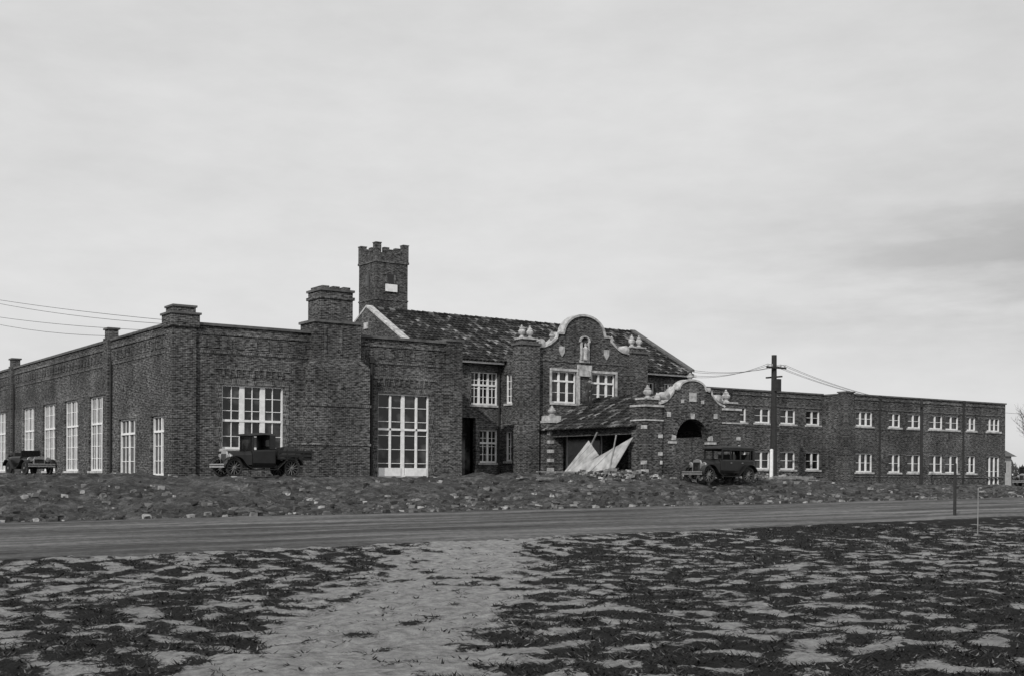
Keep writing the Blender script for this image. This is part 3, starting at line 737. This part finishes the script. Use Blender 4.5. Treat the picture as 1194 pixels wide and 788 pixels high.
for i in range(9000):
    a=random.uniform(0,1); X=100+a*330 if i%2 else -330+a*280; Y=230-(abs(X)-100)*.35+random.uniform(-12,12)
    top=4.5+3*noise.noise(Vector((X*.05,0,3)))+1.5*noise.noise(Vector((X*.3,0,5)))
    z=random.random()**.8*top; s=random.uniform(.3,.9); t=random.uniform(0,3.14)
    mb.add([(X-s*math.cos(t),Y-s*math.sin(t),z-.5),(X+s*math.cos(t),Y+s*math.sin(t),z-.3),(X+random.uniform(-.6,.6),Y,z+s*1.4)],[(0,1,2)])
mb.build('distant_trees',M_leaf)

# ------------------------------------------------------------ worker on the porch roof
w=empty('worker',(26.0,1.0,4.22),rad(200))
def skin(name,vr,edges,mat,root=0,sub=2):
    me=bpy.data.meshes.new(name); me.from_pydata([v[:3] for v in vr],edges,[]); ob=bpy.data.objects.new(name,me); scene.collection.objects.link(ob); ob.parent=w; me.materials.append(mat)
    md=ob.modifiers.new('skin','SKIN')
    if not me.skin_vertices:
        bpy.context.view_layer.objects.active=ob; bpy.ops.mesh.customdata_skin_add()
    for i,v in enumerate(vr):
        sv=me.skin_vertices[0].data[i]; sv.radius=(v[3],v[3] if len(v)<5 else v[4]); sv.use_root=(i==root)
    s=ob.modifiers.new('sub','SUBSURF'); s.levels=sub; s.render_levels=sub; md.use_smooth_shade=True
    return ob
V=[(0,0,.93,.15,.11),(0,0,1.15,.14,.1),(0,0,1.38,.17,.11),(0,0,1.48,.07),(0,0,1.54,.055),
 (0,.19,1.42,.07),(.05,.27,1.15,.05),(.25,.22,1.02,.035),(0,-.19,1.42,.07),(.05,-.27,1.15,.05),(.22,-.2,.98,.035),
 (0,.1,.88,.095),(.06,.12,.48,.06),(-.02,.14,.08,.045),(.14,.15,.04,.04),(0,-.1,.88,.095),(-.04,-.13,.48,.06),(-.1,-.14,.0,.045),(.06,-.15,-.04,.04)]
E=[(0,1),(1,2),(2,3),(3,4),(2,5),(5,6),(6,7),(2,8),(8,9),(9,10),(0,11),(11,12),(12,13),(13,14),(0,15),(15,16),(16,17),(17,18)]
M_cloth=simple('work_clothes',.03,.9,.3,6); M_skin=simple('skin',.35,.6,.1,8)
skin('clothed_body',V,E,M_cloth)
hd=MB(); hd.lathe((0.01,0,1.52),[(.05,0),(.075,.03),(.095,.08),(.1,.13),(.095,.18),(.07,.22),(.02,.24)],14); hd.add([(.1,-.015,1.62),(.1,.015,1.62),(.13,0,1.62),(.1,0,1.67)],[(0,1,2),(0,2,3),(1,2,3)]); hd.box(-.01,.03,.095,.112,1.61,1.67); hd.box(-.01,.03,-.112,-.095,1.61,1.67); hd.build('head',M_skin,w,smooth=True)
ey=MB(); 
for y in(-.035,.035): ey.box(.095,.105,y-.012,y+.012,1.655,1.665)
ey.box(.093,.103,-.02,.02,1.575,1.58); ey.build('eyes_and_mouth',M_black,w)
ht=MB(); ht.lathe((0,0,1.69),[(.15,0),(.15,.012),(.1,.015),(.095,.09),(.07,.11)],16); ht.build('hat',M_fabric,w)
for s_,hx,hy,hz in((1,.25,.22,1.02),(-1,.22,-.2,.98)):
    vr=[(hx,hy,hz,.03),(hx+.06,hy,hz-.01,.032,.018)]; ed=[(0,1)]
    for k in range(4):
        o=(k-1.5)*.018; ll=(.06,.07,.065,.05)[k]
        i=len(vr); vr+=[(hx+.08,hy+o,hz-.012,.009),(hx+.08+ll,hy+o,hz-.03,.008)]; ed+=[(1,i),(i,i+1)]
    i=len(vr); vr+=[(hx+.05,hy-s_*.04,hz,.01),(hx+.085,hy-s_*.055,hz-.01,.009)]; ed+=[(1,i),(i,i+1)]
    skin('hand',vr,ed,M_skin,0,1)

# ------------------------------------------------------------ light, sky, camera
world=bpy.data.worlds.new('World'); scene.world=world; world.use_nodes=True
nt=world.node_tree; N=nt.nodes; L=nt.links; bg=N['Background']; tc=N.new('ShaderNodeTexCoord')
sky=N.new('ShaderNodeTexSky'); sky.sky_type='NISHITA'; sky.sun_disc=False; sky.sun_elevation=rad(32); sky.sun_rotation=rad(240)
bw=N.new('ShaderNodeRGBToBW'); L.new(sky.outputs[0],bw.inputs[0])
def cl_noise(sx,sz,det,rough,loc=(0,0,0)):
    mp=N.new('ShaderNodeMapping'); mp.inputs['Scale'].default_value=(sx,sx,sz); mp.inputs['Location'].default_value=loc; L.new(tc.outputs['Generated'],mp.inputs[0])
    n1=N.new('ShaderNodeTexNoise'); n1.inputs['Scale'].default_value=1; n1.inputs['Detail'].default_value=det; n1.inputs['Roughness'].default_value=rough; L.new(mp.outputs[0],n1.inputs['Vector'])
    return n1.outputs['Fac']
def mr(f,a,b_,c,d):
    cr=N.new('ShaderNodeMapRange'); L.new(f,cr.inputs[0]); cr.inputs[1].default_value=a; cr.inputs[2].default_value=b_; cr.inputs[3].default_value=c; cr.inputs[4].default_value=d; return cr.outputs[0]
base=mr(cl_noise(1.6,6,6,.5),.3,.62,6.5,7.7)
sx=N.new('ShaderNodeSeparateXYZ'); L.new(tc.outputs['Generated'],sx.inputs[0])
e1=mr(sx.outputs[0],.62,.85,0,1); e2=mr(sx.outputs[2],.08,.13,0,1); e3=mr(sx.outputs[2],.17,.25,1,0)
streak=mr(cl_noise(5,26,6,.55,(3,1,2)),.42,.62,0,1)
dk=math_(nt,'MULTIPLY',math_(nt,'MULTIPLY',e1,e2),math_(nt,'MULTIPLY',e3,streak))
base=math_(nt,'SUBTRACT',base,math_(nt,'MULTIPLY',dk,2.2))
fine=mr(cl_noise(14,40,4,.6),.3,.7,-.25,.25)
mx=math_(nt,'ADD',math_(nt,'ADD',math_(nt,'MULTIPLY',base,.88),fine),math_(nt,'MULTIPLY',math_(nt,'MINIMUM',bw.outputs[0],8),.12))
L.new(mx,bg.inputs['Color']); bg.inputs['Strength'].default_value=.1
sd=bpy.data.lights.new('sun','SUN'); sd.energy=2.5; sd.angle=rad(.5); sd.color=(1,.985,.96)
so=bpy.data.objects.new('sun',sd); scene.collection.objects.link(so)
v=Vector((-.85*math.cos(rad(32)),-.52*math.cos(rad(32)),math.sin(rad(32)))); so.rotation_euler=v.to_track_quat('Z','Y').to_euler(); so.location=(-60,-60,60)
cd=bpy.data.cameras.new('camera'); cam=bpy.data.objects.new('camera',cd); scene.collection.objects.link(cam); scene.camera=cam
cd.sensor_width=36; cd.lens=44.0; cd.shift_y=.1353; cd.clip_end=8000; cd.clip_start=.1
cam.matrix_world=Matrix.Translation((-20.62,-58.60,.05))@Matrix.Rotation(rad(-34.5),4,'Z')@Matrix.Rotation(rad(90),4,'X')@Matrix.Rotation(rad(.34),4,'Z')
